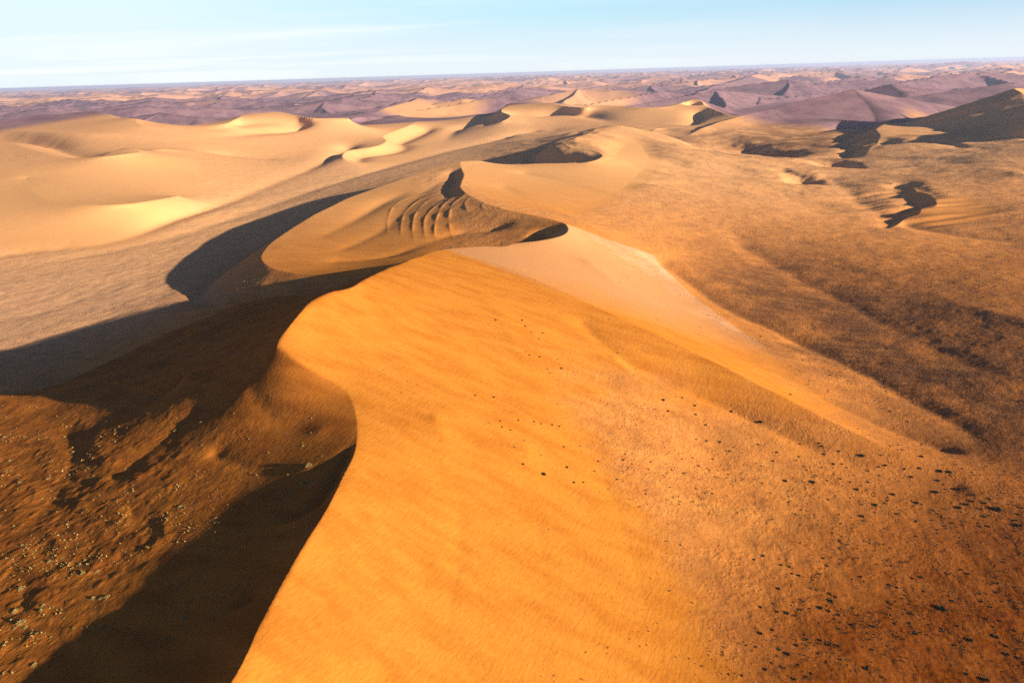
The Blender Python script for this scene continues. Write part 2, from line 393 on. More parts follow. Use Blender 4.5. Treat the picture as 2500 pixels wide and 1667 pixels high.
# ------------------------------------------------------------------ far dunes: star and linear dunes with a slip side to the west
rng = np.random.RandomState(5)
wx = X + 90 * fbm(X, Y, 700, 3, 21) + 30 * fbm(X, Y, 180, 2, 24); wy = Y + 90 * fbm(X, Y, 700, 3, 22) + 30 * fbm(X, Y, 180, 2, 25)
DZ = np.full(Z.shape, -60.0)
def tent(line, sw, se, maxd=None):
    """ridge along the world polyline; west flank slope sw, east flank slope se"""
    L = np.array(line, float)
    reach = (L[:, 2].max() + 70) / min(sw, se)
    x0, x1 = L[:, 0].min() - reach, L[:, 0].max() + reach
    y0, y1 = L[:, 1].min() - reach, L[:, 1].max() + reach
    cx = np.array([x0, x0, x1, x1]); cy_ = np.array([y0, y1, y0, y1])
    if y1 < 100: return
    rmin = max(100, math.hypot(max(0, max(x0, -x1)), max(0, y0))); rmax = math.hypot(max(abs(x0), abs(x1)), y1)
    i0, i1 = np.searchsorted(UA, [math.log(rmin), math.log(rmax)])
    t = np.arctan2(cx, np.maximum(cy_, 1.0)); j0, j1 = np.searchsorted(TH, [t.min(), t.max()])
    i0 = max(i0 - 1, 0); j0 = max(j0 - 1, 0)
    if i1 <= i0 or j1 <= j0: return
    sl = (slice(i0, i1), slice(j0, j1))
    px, py = wx[sl], wy[sl]
    best = DZ[sl]
    for k in range(len(L) - 1):
        ax, ay, az = L[k]; bx, by, bz = L[k + 1]
        dx, dy = bx - ax, by - ay; l2 = dx * dx + dy * dy + 1e-6
        s = np.clip(((px - ax) * dx + (py - ay) * dy) / l2, 0, 1)
        qx, qy = px - ax - s * dx, py - ay - s * dy
        d = np.hypot(qx, qy)
        we = 0.5 - 0.5 * (qx * 0.9 - qy * 0.43) / (d + 1e-3)      # 1 on the west side
        we = sstep(0.25, 0.75, we)
        sl_ = se + (sw - se) * we
        h = az + s * (bz - az) - sl_ * d + 0.00000 * d
        best = np.maximum(best, h)
    DZ[sl] = best
def star(x, y, h, arms, sw=0.5, se=0.26):
    sw *= 1.15; se *= 1.3
    for ang, ln in arms:
        a = rad(ang)
        pts = [(x, y, h)]
        wob = rng.uniform(-.35, .35)
        for q in (0.33, 0.66, 1.0):
            aa = a + wob * q
            pts.append((x + math.cos(aa) * ln * q, y + math.sin(aa) * ln * q, h * (1 - q) ** 0.8 * 0.9 - 6 * q))
        tent(pts, sw, se)
def starp(px, py, h, arms, **kw):
    p = at(px, py, h)
    star(p[0], p[1], h, arms, **kw)
# surveyed ones (photo position of the summit, height, arms: compass angle from east, length)
starp(2058, 222, 150, ((95, 700), (200, 1100), (290, 500), (-10, 900)), se=0.24)
starp(2170, 205, 140, ((170, 700), (-15, 1100)), se=0.2)
starp(1923, 193, 140, ((175, 1500), (-10, 700), (250, 600)), se=0.22)
starp(1851, 181, 150, ((215, 2300), (60, 700), (-20, 500)), se=0.24)
tent(P_((1700, 225, 70), (1790, 200, 110), (1851, 181, 150)), .5, .3)
tent(P_((2200, 300, 40), (2260, 282, 70), (2330, 258, 110), (2400, 240, 140), (2438, 226, 158)), 0.5, 0.42)
tent(P_((2438, 226, 158), (2455, 235, 150), (2478, 256, 130), (2540, 272, 120), (2700, 260, 150)), 0.46, 0.3)
tent(P_((2438, 226, 158), (2470, 222, 150), (2560, 240, 130)), 0.4, 0.3)
starp(2040, 171, 150, ((200, 1500), (-75, 900), (80, 600)), se=0.35)
starp(2100, 184, 130, ((200, 1300), (-60, 500), (20, 900)), se=0.3)
starp(2192, 178, 120, ((175, 800), (-30, 1200), (90, 500)), se=0.26)
starp(2348, 149, 190, ((190, 3600), (-15, 2600), (-80, 900)), se=0.25)
starp(2378, 175, 160, ((205, 2400), (-5, 1500), (-70, 800)), se=0.3)
starp(2460, 205, 130, ((175, 1500), (0, 1500)), se=0.2)
starp(1410, 217, 120, ((200, 900), (-100, 500), (-12, 1500)), se=0.3)
starp(1275, 208, 120, ((190, 1100), (-100, 500), (-8, 900)), se=0.24)
starp(1492, 180, 130, ((190, 900), (-15, 1100)), se=0.22)
starp(1632, 169, 150, ((200, 1500), (-90, 800), (60, 700)), se=0.3)
starp(1680, 168, 150, ((200, 1500), (-60, 800)), se=0.3)
starp(1700, 196, 110, ((250, 500), (-15, 1100), (100, 500)), se=0.3)
starp(1213, 234, 110, ((210, 1100), (-25, 900), (100, 400)), se=0.28)
starp(1017, 238, 105, ((195, 700), (-12, 1100)), se=0.28)
tent(P_((1017, 238, 105), (950, 263, 70), (880, 286, 40), (820, 300, 20)), 0.45, 0.2)
starp(924, 229, 105, ((188, 1500), (-12, 800), (250, 700)), se=0.26, sw=0.45)
starp(900, 195, 130, ((186, 2200), (-8, 2000), (240, 900)), se=0.26, sw=0.45)
starp(1095, 192, 130, ((190, 1500), (-5, 1600), (250, 800)), se=0.2)
starp(1075, 188, 150, ((200, 1300), (-10, 1500)), se=0.28)
starp(780, 200, 120, ((186, 1400), (-10, 1200)), se=0.22)
starp(690, 220, 115, ((190, 1500), (-10, 900), (260, 700)), se=0.28, sw=.45)
starp(558, 240, 100, ((184, 2400), (-8, 1800), (250, 500)), se=0.22, sw=0.4)
starp(620, 212, 110, ((184, 1500), (-8, 900)), se=0.26, sw=0.45)
starp(410, 247, 85, ((188, 1100), (-10, 700)), se=0.28, sw=.45)
starp(150, 244, 100, ((182, 2400), (-6, 1600)), se=0.22, sw=0.4)
starp(87, 231, 110, ((184, 2600), (-8, 1800)), se=0.26, sw=0.45)
starp(250, 243, 85, ((184, 900), (-8, 900)), se=0.18)
starp(168, 222, 110, ((184, 1800), (-8, 1900)), se=0.18)
starp(20, 265, 75, ((170, 900), (-10, 900)), se=.25, sw=.42)
for k in range(1500):
    r = math.exp(rng.uniform(math.log(4800 if k % 4 == 0 else 7500), math.log(60000))); t = rng.uniform(-rad(60), rad(60))
    h = rng.uniform(45, 120) * (0.8 + 0.4 * min(1, r / 20000))
    base = rng.uniform(170, 215)
    ln = h * rng.uniform(7, 16)
    arms = [(base, ln), (base + rng.uniform(160, 200), ln * rng.uniform(.6, 1.1))]
    if rng.rand() < .6: arms.append((base + rng.choice((70, -80)), ln * .5))
    star(r * math.sin(t), r * math.cos(t), h, arms, sw=rng.uniform(.4, .55), se=rng.uniform(.18, .36))
k_ = 5.0
ff = sstep(2300, 3600, RA + 500 * (X > 1200))
DZ = np.where(RA > 1500, DZ, -60) + (9 * fbm(X, Y, 320, 3, 33) + 26 * fbm(X, Y, 1100, 2, 34)) * (RA > 2400)
q = np.clip((DZ - Z) / 5.0, -6, 6)
Zn = np.where(q > 5.9, DZ, np.where(q < -5.9, Z, Z + 5 * np.log1p(np.exp(q))))
Z = np.where(RA > 2000, Zn, Z)
print('dunes', time.time() - T0, Z.shape)

# ------------------------------------------------------------------ zones (world polygons)
def inside(poly, x, y):
    p = np.array(poly)[:, :2]; c = np.zeros(x.shape, bool)
    sel = (x > p[:, 0].min()) & (x < p[:, 0].max()) & (y > p[:, 1].min()) & (y < p[:, 1].max())
    xs, ys = x[sel], y[sel]; cs = np.zeros(xs.shape, bool)
    for k in range(len(p)):
        x1, y1 = p[k]; x2, y2 = p[k - 1]
        if y1 == y2: continue
        cs ^= ((y1 > ys) != (y2 > ys)) & (xs < (x2 - x1) * (ys - y1) / (y2 - y1) + x1)
    c[sel] = cs
    return c
def blur(a, r):
    for ax in (0, 1):
        for _ in range(2):
            p = np.pad(a, [(r, r) if k == ax else (0, 0) for k in (0, 1)], mode='edge')
            cs = np.cumsum(p, axis=ax, dtype=np.float64)
            n = a.shape[ax]
            hi = np.take(cs, np.arange(2 * r, 2 * r + n), axis=ax)
            lo = np.take(cs, np.arange(-1, n - 1).clip(0), axis=ax)
            a = (hi - lo) / (2 * r)
    return a
def zone(polys, r):
    m = np.zeros(X.shape)
    nx = X + 14 * fbm(X, Y, 50, 2, 61) * np.minimum(1, RA / 500); ny = Y + 14 * fbm(X, Y, 50, 2, 62) * np.minimum(1, RA / 500)
    for p in polys: m = np.maximum(m, inside(p, nx, ny))
    return blur(m, max(1, r // LOD)).clip(0, 1)
# clean wind-blown sand
smooth_polys = [
    # main dune, both faces, high part
    [(-150, -200), (-60, -200), (90, 20), (80, 147), (60, 260), (25, 340), (30, 430), (80, 420), (150, 375), (215, 320), (250, 312), (262, 322), (225, 400), (205, 470), (215, 560), (190, 640),
     (150, 740), (90, 850), (71, 832), (34, 741), (-68, 702), (-113, 640), (-190, 560), (-260, 480), (-215, 400), (-150, 380), (-125, 320), (-115, 250), (-150, 150), (-200, -100)],
    # tongue and its outer slope
    [p[:2] for p in K4[3:]] + [(-90, 720), (-60, 860), (-110, 980), (-150, 1150)],
    D((1058, 372, 92), (1180, 378, 80), (1384, 360, 84), (1430, 290, 90), (1500, 320, 80), (1520, 380, 60), (1450, 440, 60), (1330, 500, 66), (1200, 480, 78), (1065, 440, 84)),
    D((80, 440, 50), (200, 471, 46), (350, 461, 40), (460, 440, 20), (480, 400, 40), (420, 350, 66), (322, 345, 98), (150, 362, 95), (-100, 340, 100), (-300, 600, 5), (0, 580, 5), (300, 560, 5), (420, 490, 10), (350, 480, 30)),
    P_((1020, 297, 52), (936, 333, 42), (943, 345, 38), (855, 367, 30), (838, 387, 22), (888, 411, 6), (1000, 400, 8), (1100, 350, 12), (1080, 320, 20)),
    P_((975, 275, 50), (864, 288, 40), (861, 307, 20), (960, 312, 12), (1040, 290, 30)),
    P_((1676, 309, 46), (1735, 290, 66), (1750, 277, 70), (1810, 300, 60), (1780, 320, 46)),
    D((2013, 298, 70), (2021, 310, 66), (1986, 357, 42), (2040, 350, 46), (2080, 320, 56), (2060, 284, 70)),
    D((2150, 460, 42), (2110, 490, 34), (2060, 530, 26), (2200, 520, 28), (2300, 500, 34), (2260, 470, 38)),
    P_((1588, 331, 46), (1605, 314, 54), (1640, 314, 50), (1650, 340, 40), (1610, 350, 38)),
    P_((1248, 252, 104), (1350, 252, 108), (1430, 263, 96), (1560, 263, 94), (1690, 245, 100), (1790, 290, 60), (1600, 300, 50), (1350, 285, 60), (1225, 290, 60)),
]
smooth = np.maximum(zone(smooth_polys[:1], 50), zone(smooth_polys[1:], 12))
# gravelly, grass-covered brown hollow east of the second ridge
hollow = zone([D((1560, 600, 25), (1750, 560, 25), (1950, 600, 20), (2150, 680, 18), (2330, 800, 22), (2500, 900, 30), (2500, 1250, 34), (2330, 1110, 26), (2250, 1080, 15), (2120, 1010, 20), (1900, 890, 24), (1740, 800, 26), (1600, 700, 25)),
               P_((1650, 350, 45), (1900, 385, 44), (2080, 400, 40), (2130, 330, 40), (2050, 300, 50), (1800, 330, 40))], 40)
gravel_haze = np.maximum(sstep(470, 690, Y + 60 * fbm(X, Y, 60, 3, 63)) * blur(inside(D((1020, 573, 97), (1300, 674, 82), (1600, 812, 64), (1900, 963, 49.5), (2120, 1055, 41), (2180, 1045, 20), (1950, 930, 20), (1700, 780, 20), (1500, 600, 40), (1320, 520, 80), (1180, 560, 90)), X, Y).astype(float), max(1, 2 // LOD)), zone([D((-500, 640, 2), (0, 590, 2), (300, 560, 2), (520, 480, 2), (700, 410, 3), (860, 350, 6), (1000, 310, 14), (1150, 300, 20), (1250, 330, 20), (1150, 365, 14), (1000, 385, 10), (870, 430, 2),  # slope behind the second ridge: pinker sand, haze paleness put into its colour
                  (700, 490, 0), (560, 560, 0), (420, 650, 0), (500, 700, 20), (350, 760, 5), (0, 870, 5), (-500, 900, 5))], 40))
# lower flank, dense with tussocks; colour darkened for edge falloff and grazing light
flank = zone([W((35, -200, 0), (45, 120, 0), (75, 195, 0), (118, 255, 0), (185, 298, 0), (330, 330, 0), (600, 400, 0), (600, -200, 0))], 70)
slip = zone([W((-500, -200, 0), (-150, 0, 0), (-140, 150, 0), (-150, 250, 0), (-170, 320, 0), (-260, 380, 0), (-420, 400, 0), (-700, 300, 0))], 30)
rough = np.clip(1 - smooth, 0, 1)
rust_shade = blur(inside([(-500, -300), (-190, -200)] + [p[:2] for p in K1] + [p[:2] for p in K1b[1:-3]] + [(-200, 640), (-300, 600), (-380, 540), (-460, 430), (-700, 300)], X, Y).astype(float), max(1, 2 // LOD))  # shaded western face: darker red put into the sand to deepen its shadow

# purple-coloured plain and dunes in the middle distance
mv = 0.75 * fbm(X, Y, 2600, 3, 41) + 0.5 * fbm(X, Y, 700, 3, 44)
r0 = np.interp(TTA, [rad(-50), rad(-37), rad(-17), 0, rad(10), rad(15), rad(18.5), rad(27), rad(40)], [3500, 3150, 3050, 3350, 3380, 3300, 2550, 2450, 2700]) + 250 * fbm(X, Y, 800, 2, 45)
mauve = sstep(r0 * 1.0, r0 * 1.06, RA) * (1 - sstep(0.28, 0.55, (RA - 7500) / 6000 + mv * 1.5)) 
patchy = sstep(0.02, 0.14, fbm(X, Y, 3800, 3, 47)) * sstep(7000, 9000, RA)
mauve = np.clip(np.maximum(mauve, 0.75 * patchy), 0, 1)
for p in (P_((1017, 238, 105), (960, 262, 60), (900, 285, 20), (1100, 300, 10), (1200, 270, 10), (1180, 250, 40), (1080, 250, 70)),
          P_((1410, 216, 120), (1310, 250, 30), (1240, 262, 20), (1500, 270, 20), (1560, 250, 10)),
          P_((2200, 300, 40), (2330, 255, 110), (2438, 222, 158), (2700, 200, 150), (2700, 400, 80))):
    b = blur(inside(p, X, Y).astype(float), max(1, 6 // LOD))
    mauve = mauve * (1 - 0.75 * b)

# ------------------------------------------------------------------ surface relief
near = 1 - sstep(1500, 3500, RA)
crest_d = blur(mCs.astype(float), max(1, 5 // LOD)); cd = np.zeros(X.shape); cd[:nu] = crest_d
keep = 1 - np.clip(cd * 6, 0, 1)
ang = SHADOW_AZ
# undulation
Z += near * keep * rough * 1.6 * fbm(X, Y, 55, 3, 11)
Z += near * keep * rough * (0.9 * fbm(X, Y, 14, 3, 12))
# streamers of sand running down wind (roughly along the shadow azimuth)
ca, sa = math.cos(rad(152)), math.sin(rad(152))
al = X * ca + Y * sa; ac = -X * sa + Y * ca
Z += near * keep * (0.35 + 0.65 * rough) * 0.55 * fbm(al / 5.0, ac, 13, 3, 13)
# hummocks on the slip-face floor and the flank
hum = np.maximum(0, fbm(X, Y, 4.0, 2, 15)) * 1.5
Z += keep * hum * (slip * 0.35 + flank * 0.25 + 0.25 * rough) * (RA < 900) * (1 - smooth)
rid = 1 - np.abs(2 * fbm(X * 0.6 + Y * .8, (Y * 0.6 - X * 0.8) * 0.35, 26, 3, 16)) * 3
Z += keep * slip * 1.3 * np.clip(rid, 0, 1) * near
# gullies and spurs down the shaded western flank
gx, gy = X * 0.97 + Y * 0.24, -X * 0.24 + Y * 0.97
spur = 1 - 3.2 * np.abs(fbm(gx / 3.5 + 20 * fbm(X, Y, 90, 2, 55), gy, 46, 3, 56))
Z += zone([W((-180, 425, 0), (-172, 560, 0), (-215, 600, 0), (-330, 590, 0), (-400, 540, 0), (-400, 500, 0), (-290, 455, 0), (-230, 440, 0))], 16) * 3.6 * np.clip(spur, 0, 1)
# low swells and dunelets on the eastern plain
swell = 1 - 3.0 * np.abs(fbm(al / 2.6, ac + 25 * fbm(X, Y, 140, 2, 57), 120, 4, 58))
Z += near * rough * keep * sstep(120, 330, X + 0.15 * (Y - 500)) * (3.0 + 8.0 * sstep(900, 1700, Y)) * np.clip(swell, 0, 1)
Z += near * rough * (1 - slip) * 1.8 * fbm(al / 2.0, ac, 150, 2, 59)
# broad soft waves on the clean faces
Z += near * keep * smooth * 0.9 * fbm(al / 3.0, ac, 45, 2, 17)

PW1 = 60 * fbm(X, Y, 90, 4, 51); PW2 = 60 * fbm(X, Y, 90, 4, 52)
def pit(px, py, z0, depth, rx, ry, rot=0, east=1.6):
    x0, y0, _ = at(px, py, z0)
    c, s = math.cos(rad(rot)), math.sin(rad(rot))
    a = ((X - x0 + PW1) * c + (Y - y0 + PW2) * s) / rx; b = (-(X - x0 + PW1) * s + (Y - y0 + PW2) * c) / ry
    a = np.where(a > 0, a * east, a)
    return depth * np.exp(-(a * a + b * b) ** 1.3)
for args in ((1835, 362, 36, 36, 125, 210, 0, 2.1), (1905, 372, 38, 14, 70, 80), (2050, 403, 36, 17, 60, 60, 0, 1.8), (1960, 447, 32, 14, 44, 44, 10, 1.8), (1920, 432, 32, 4, 20, 20),
             (2150, 360, 50, 9, 50, 60), (2310, 350, 66, 6, 30, 90)):
    Z -= pit(*args)

# fluted ridges in the tongue's bowl: (line, height, width)
def rib(line, A, wd, steep=3.0):
    global Z
    S = spline(line, 0.004)[:, :2]
    x0, x1, y0, y1 = S[:, 0].min() - 4 * wd, S[:, 0].max() + 4 * wd, S[:, 1].min() - 4 * wd, S[:, 1].max() + 4 * wd
    i0, i1 = np.searchsorted(UA, [math.log(math.hypot(min(abs(x0), abs(x1)) * 0, y0)), math.log(math.hypot(max(abs(x0), abs(x1)), y1))])
    sl = (slice(i0, i1), slice(0, nth)); m = (X[sl] > x0) & (X[sl] < x1) & (Y[sl] > y0) & (Y[sl] < y1)
    px, py = X[sl][m], Y[sl][m]
    best = np.full(px.shape, 1e9); sg = np.zeros(px.shape); tt = np.zeros(px.shape)
    for k in range(len(S) - 1):
        a, b = S[k], S[k + 1]; d = b - a; l2 = (d ** 2).sum() + 1e-9
        s = np.clip(((px - a[0]) * d[0] + (py - a[1]) * d[1]) / l2, 0, 1)
        qx, qy = px - a[0] - s * d[0], py - a[1] - s * d[1]
        dd = np.hypot(qx, qy); u_ = dd < best
        best = np.where(u_, dd, best); sg = np.where(u_, np.sign(d[0] * qy - d[1] * qx), sg); tt = np.where(u_, (k + s) / (len(S) - 1), tt)
    prof = np.where(sg > 0, np.exp(-(best / wd * 2.2)), np.exp(-(best / wd * steep * 1.6) ** 1.2))
    zz = Z[sl]; zz[m] += A * (0.25 + 1.5 * np.clip(0.5 + 1.6 * fbm(px, py, 28, 2, 88), 0, 1)) * prof * np.sin(np.clip(tt, 0, 1) * math.pi) ** 0.6
    Z[sl] = zz
x6, y6, _ = at(2085 * K, 470 * K, 38)
Z += 11.0 * fbm((X * .99 + Y * .1) / 7.0, Y, 20, 2, 81) * np.exp(-((X - x6) / 75) ** 2 - ((Y - y6) / 130) ** 2)
for ln, A in ((((1015, 430, 80), (985, 446, 74), (950, 455, 70), (912, 475, 64), (893, 505, 60), (890, 540, 56)), 2.2),
              (((1025, 432, 80), (1000, 448, 76), (965, 465, 70), (932, 492, 64), (922, 520, 60), (922, 550, 57)), 2.8),
              (((1035, 436, 81), (1012, 452, 77), (980, 468, 72), (955, 498, 65), (948, 530, 60), (952, 560, 57)), 2.8),
              (((1040, 445, 82), (1020, 462, 78), (1000, 480, 72), (978, 505, 66), (975, 540, 60), (982, 562, 58)), 2.4),
              (((1062, 440, 85), (1045, 455, 80), (1020, 478, 73), (1005, 505, 67), (998, 540, 61), (1005, 560, 59)), 3.4),
              (((1072, 446, 86), (1060, 458, 82), (1042, 476, 75), (1032, 505, 68), (1034, 535, 62), (1045, 555, 60)), 3.4),
              (((1085, 462, 80), (1070, 490, 68), (1075, 520, 58), (1090, 540, 52)), 2.0),
              (((1120, 475, 78), (1108, 500, 68), (1118, 525, 58)), 1.6), (((1165, 488, 76), (1150, 505, 68), (1160, 525, 60)), 1.5)):
    rib(D(*ln), A * .25, 5.5, 1.4)

# ------------------------------------------------------------------ meshes
ncol = nth
V = np.stack([X, Y, Z], -1)
# outer ring sectors: coarse columns that close the sheet all the way round behind the viewpoint
thL = np.arange(TH[-1] + rad(4), 2 * math.pi + TH[0] - rad(2), rad(6))
SX = np.exp(UUA[:, :1]) * np.sin(thL)[None]; SY = np.exp(UUA[:, :1]) * np.cos(thL)[None]
wgt = np.linspace(0, 1, len(thL) + 2)[1:-1][None]
SZ = (Z[:, -1:] * (1 - wgt) + Z[:, :1] * wgt)
SZ = SZ * 0.6 + 0.4 * 25 + 20 * fbm(SX, SY, 600, 3, 77)
V = np.concatenate([V, np.stack([SX, SY, SZ], -1)], 1)
ncolA = V.shape[1]
def ext(a): return np.concatenate([a, np.repeat(a[:, -1:], ncolA - ncol, 1)], 1)
attrs = {'rust_shade': ext(rust_shade), 'gravel_haze': ext(gravel_haze), 'smooth': ext(smooth), 'mauve': ext(mauve), 'hollow': ext(hollow), 'flank': ext(flank)}

Vn = V.reshape(-1, 3).astype(np.float32)
idx = np.arange(nA * ncolA).reshape(nA, ncolA)
nxt = np.roll(idx, -1, 1)
quads = np.stack([idx[:-1], nxt[:-1], nxt[1:], idx[1:]], -1)      # inner, inner+1, outer+1, outer
quads = quads.reshape(-1, 4)
# smooth normals of the whole sheet, so that pieces meet without a seam
dU = np.zeros_like(V); dU[1:-1] = V[2:] - V[:-2]; dU[0] = V[1] - V[0]; dU[-1] = V[-1] - V[-2]
dT = np.roll(V, -1, 1) - np.roll(V, 1, 1)
NR = np.cross(dT, dU); NR /= np.linalg.norm(NR, axis=-1, keepdims=True) + 1e-12
NR[NR[..., 2] < 0] *= -1
NR = NR.reshape(-1, 3).astype(np.float32)

def mesh_piece(name, q, mat):
    used = np.unique(q)
    remap = np.zeros(len(Vn), np.int32); remap[used] = np.arange(len(used), dtype=np.int32)
    qq = remap[q].astype(np.int32)
    me = bpy.data.meshes.new(name)
    me.vertices.add(len(used)); me.vertices.foreach_set('co', Vn[used].ravel())
    me.loops.add(qq.size); me.loops.foreach_set('vertex_index', qq.ravel())
    me.polygons.add(len(qq)); me.polygons.foreach_set('loop_start', np.arange(0, qq.size, 4, dtype=np.int32))
    me.update(calc_edges=True)
    for k, a in attrs.items():
        at_ = me.attributes.new(k, 'FLOAT', 'POINT')
        at_.data.foreach_set('value', a.reshape(-1)[used].astype(np.float32))
    me.polygons.foreach_set('use_smooth', np.ones(len(qq), bool))
    me.normals_split_custom_set_from_vertices(NR[used])
    me.materials.append(mat)
    o = bpy.data.objects.new(name, me); C.objects.link(o)
    return o

# ------------------------------------------------------------------ sand material
def sand_material():
    m = bpy.data.materials.new('sand'); m.use_nodes = True
    t = m.node_tree; t.nodes.clear(); Lk = t.links.new
    def n(tp, **kw):
        x = t.nodes.new(tp)
        for k, v in kw.items(): setattr(x, k, v)
        return x
    def M(op, a, b=None, c=None, clamp=False):
        x = n('ShaderNodeMath', operation=op, use_clamp=clamp)
        for i, v in enumerate((a, b, c)):
            if v is None: continue
            if isinstance(v, (int, float)): x.inputs[i].default_value = v
            else: Lk(v, x.inputs[i])
        return x.outputs[0]
    def mix(f, a, b):
        x = n('ShaderNodeMix', data_type='RGBA')
        for i, v in ((0, f), (6, a), (7, b)):
            if isinstance(v, (int, float)): x.inputs[i].default_value = v
            elif isinstance(v, tuple): x.inputs[i].default_value = v + (1,)
            else: Lk(v, x.inputs[i])
        return x.outputs[2]
    def noise(scale, detail=4, rough_=.55, vec=None, dist=0):
        x = n('ShaderNodeTexNoise'); x.inputs['Scale'].default_value = scale; x.inputs['Detail'].default_value = detail
        x.inputs['Roughness'].default_value = rough_; x.inputs['Distortion'].default_value = dist
        Lk(vec or geo.outputs['Position'], x.inputs['Vector']); return x.outputs[0]
    def ramp(v, a, b):
        x = n('ShaderNodeMapRange'); x.interpolation_type = 'SMOOTHSTEP'
        Lk(v, x.inputs[0]); x.inputs[1].default_value = a; x.inputs[2].default_value = b; return x.outputs[0]
    def attr(k):
        x = n('ShaderNodeAttribute'); x.attribute_name = k; return x.outputs['Fac']
    geo = n('ShaderNodeNewGeometry')
    gr, sm, mvv, ho, fl = attr('gravel_haze'), attr('smooth'), attr('mauve'), attr('hollow'), attr('flank')
    mp_ = n('ShaderNodeMapping'); Lk(geo.outputs['Position'], mp_.inputs[0])
    mp_.vector_type = 'TEXTURE'; mp_.inputs['Rotation'].default_value = (0, 0, rad(152)); mp_.inputs['Scale'].default_value = (5.0, 1, 1)
    stv = mp_.outputs[0]
    big = noise(0.012, 3); mid = noise(0.08, 5, .6); fine = noise(0.55, 5, .7); streak = noise(0.11, 5, .6, stv)
    ro = ramp(M('ADD', M('SUBTRACT', 1.0, sm), M('MULTIPLY_ADD', noise(0.035, 6, .65), 1.1, -.55)), .25, .75)
    clean = mix(ramp(streak, .36, .70), (0.67, 0.238, 0.030), (0.56, 0.180, 0.020))
    clean = mix(M('MULTIPLY', ramp(mid, .5, .75), .25), clean, (0.42, 0.128, 0.015))
    plain = mix(ramp(streak, .3, .7), (0.70, 0.275, 0.062), (0.60, 0.212, 0.045))
    plain = mix(M('MULTIPLY', ramp(mid, .45, .7), .35), plain, (0.36, 0.14, 0.04))
    plain = mix(M('MULTIPLY', ramp(noise(0.018, 6, .65), .48, .66), .4), plain, (0.30, 0.115, 0.035))
    stony = mix(ramp(streak, .3, .7), (0.76, 0.41, 0.205), (0.64, 0.335, 0.17))
    stony = mix(M('MULTIPLY', ramp(mid, .45, .7), .4), stony, (0.34, 0.21, 0.14))
    plain = mix(gr, plain, stony)
    plain = mix(M('MULTIPLY', ramp(fine, .5, .66), .45), plain, (0.26, 0.12, 0.055))
    dark = mix(ramp(streak, .4, .65), (0.20, 0.080, 0.030), (0.38, 0.155, 0.045))
    dark = mix(M('MULTIPLY', ramp(fine, .48, .64), .6), dark, (0.10, 0.05, 0.03))
    # haze and flare put into the sand colour: paler, yellower with distance
    sepp = n('ShaderNodeSeparateXYZ'); Lk(geo.outputs['Position'], sepp.inputs[0])
    pale = ramp(M('SUBTRACT', sepp.outputs[1], M('MULTIPLY', sepp.outputs[0], .12)), 650, 1500)
    clean = mix(M('MULTIPLY', pale, .8), clean, (0.73, 0.35, 0.110))
    plain = mix(M('MULTIPLY', pale, .55), plain, (0.75, 0.365, 0.145))
    clean = mix(M('MULTIPLY', gr, .68), clean, (0.58, 0.265, 0.100))  # behind the ridge: haze and pinker sand in one colour
    col = mix(ro, clean, plain)
    col = mix(M('MULTIPLY', pale, .55), col, (0.77, 0.42, 0.185))
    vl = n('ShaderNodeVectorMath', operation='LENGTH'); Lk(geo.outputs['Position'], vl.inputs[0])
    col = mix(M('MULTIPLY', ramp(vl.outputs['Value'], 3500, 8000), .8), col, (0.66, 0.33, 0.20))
    east = M('MULTIPLY', ramp(M('ADD', sepp.outputs[0], M('MULTIPLY', sepp.outputs[1], -.28)), -60, 330), M('SUBTRACT', 1.0, ramp(vl.outputs['Value'], 600, 1050)))
    col = mix(M('MULTIPLY', M('MULTIPLY', east, ro), .6), col, (0.46, 0.150, 0.030))
    hm = M('MULTIPLY', ho, ramp(noise(0.02, 4, .6), .30, .6))
    col = mix(M('MULTIPLY', hm, .95), col, dark)
    col = mix(M('MULTIPLY', attr('rust_shade'), .85), col, mix(ramp(streak, .35, .7), (0.46, 0.150, 0.020), (0.34, 0.102, 0.014)))  # shade tint of the western face, put into the base colour
    flank_shade = mix(ramp(fine, .45, .66), (0.17, 0.040, 0.0025), (0.085, 0.020, 0.002))  # dim light and edge darkening put into the flank's sand colour
    col = mix(M('MULTIPLY', fl, M('MULTIPLY_ADD', ramp(mid, .35, .65), .14, .86)), col, flank_shade)
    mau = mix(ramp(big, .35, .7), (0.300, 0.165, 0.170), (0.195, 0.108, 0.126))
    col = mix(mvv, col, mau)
    bs = n('ShaderNodeBsdfPrincipled'); Lk(col, bs.inputs['Base Color'])
    bs.inputs['Roughness'].default_value = 0.95; bs.inputs['Specular IOR Level'].default_value = 0.0
    # relief too small for the mesh
    vor = n('ShaderNodeTexVoronoi'); vor.inputs['Scale'].default_value = 0.45; vor.inputs['Randomness'].default_value = 1.0
    Lk(geo.outputs['Position'], vor.inputs['Vector'])
    tus = ramp(vor.outputs['Distance'], .45, .08)
    tus = M('MULTIPLY', tus, ramp(noise(0.06, 4, .6), .42, .62))
    b1 = n('ShaderNodeBump'); b1.inputs['Distance'].default_value = 1.0
    h = M('MULTIPLY', M('MULTIPLY', tus, ro), 0.22)
    h = M('ADD', h, M('MULTIPLY', M('MULTIPLY', noise(0.35, 5, .65), M('MULTIPLY_ADD', M('MULTIPLY', ro, ramp(noise(0.022, 4, .6), .35, .65)), .7, .35)), 1.0))
    mp2 = n('ShaderNodeMapping'); Lk(geo.outputs['Position'], mp2.inputs[0])
    mp2.vector_type = 'TEXTURE'; mp2.inputs['Rotation'].default_value = (0, 0, rad(62)); mp2.inputs['Scale'].default_value = (3.5, 1, 1)
    h = M('ADD', h, M('MULTIPLY', streak, .55))
    h = M('ADD', h, M('MULTIPLY', noise(0.7, 3, .6, mp2.outputs[0]), .22))
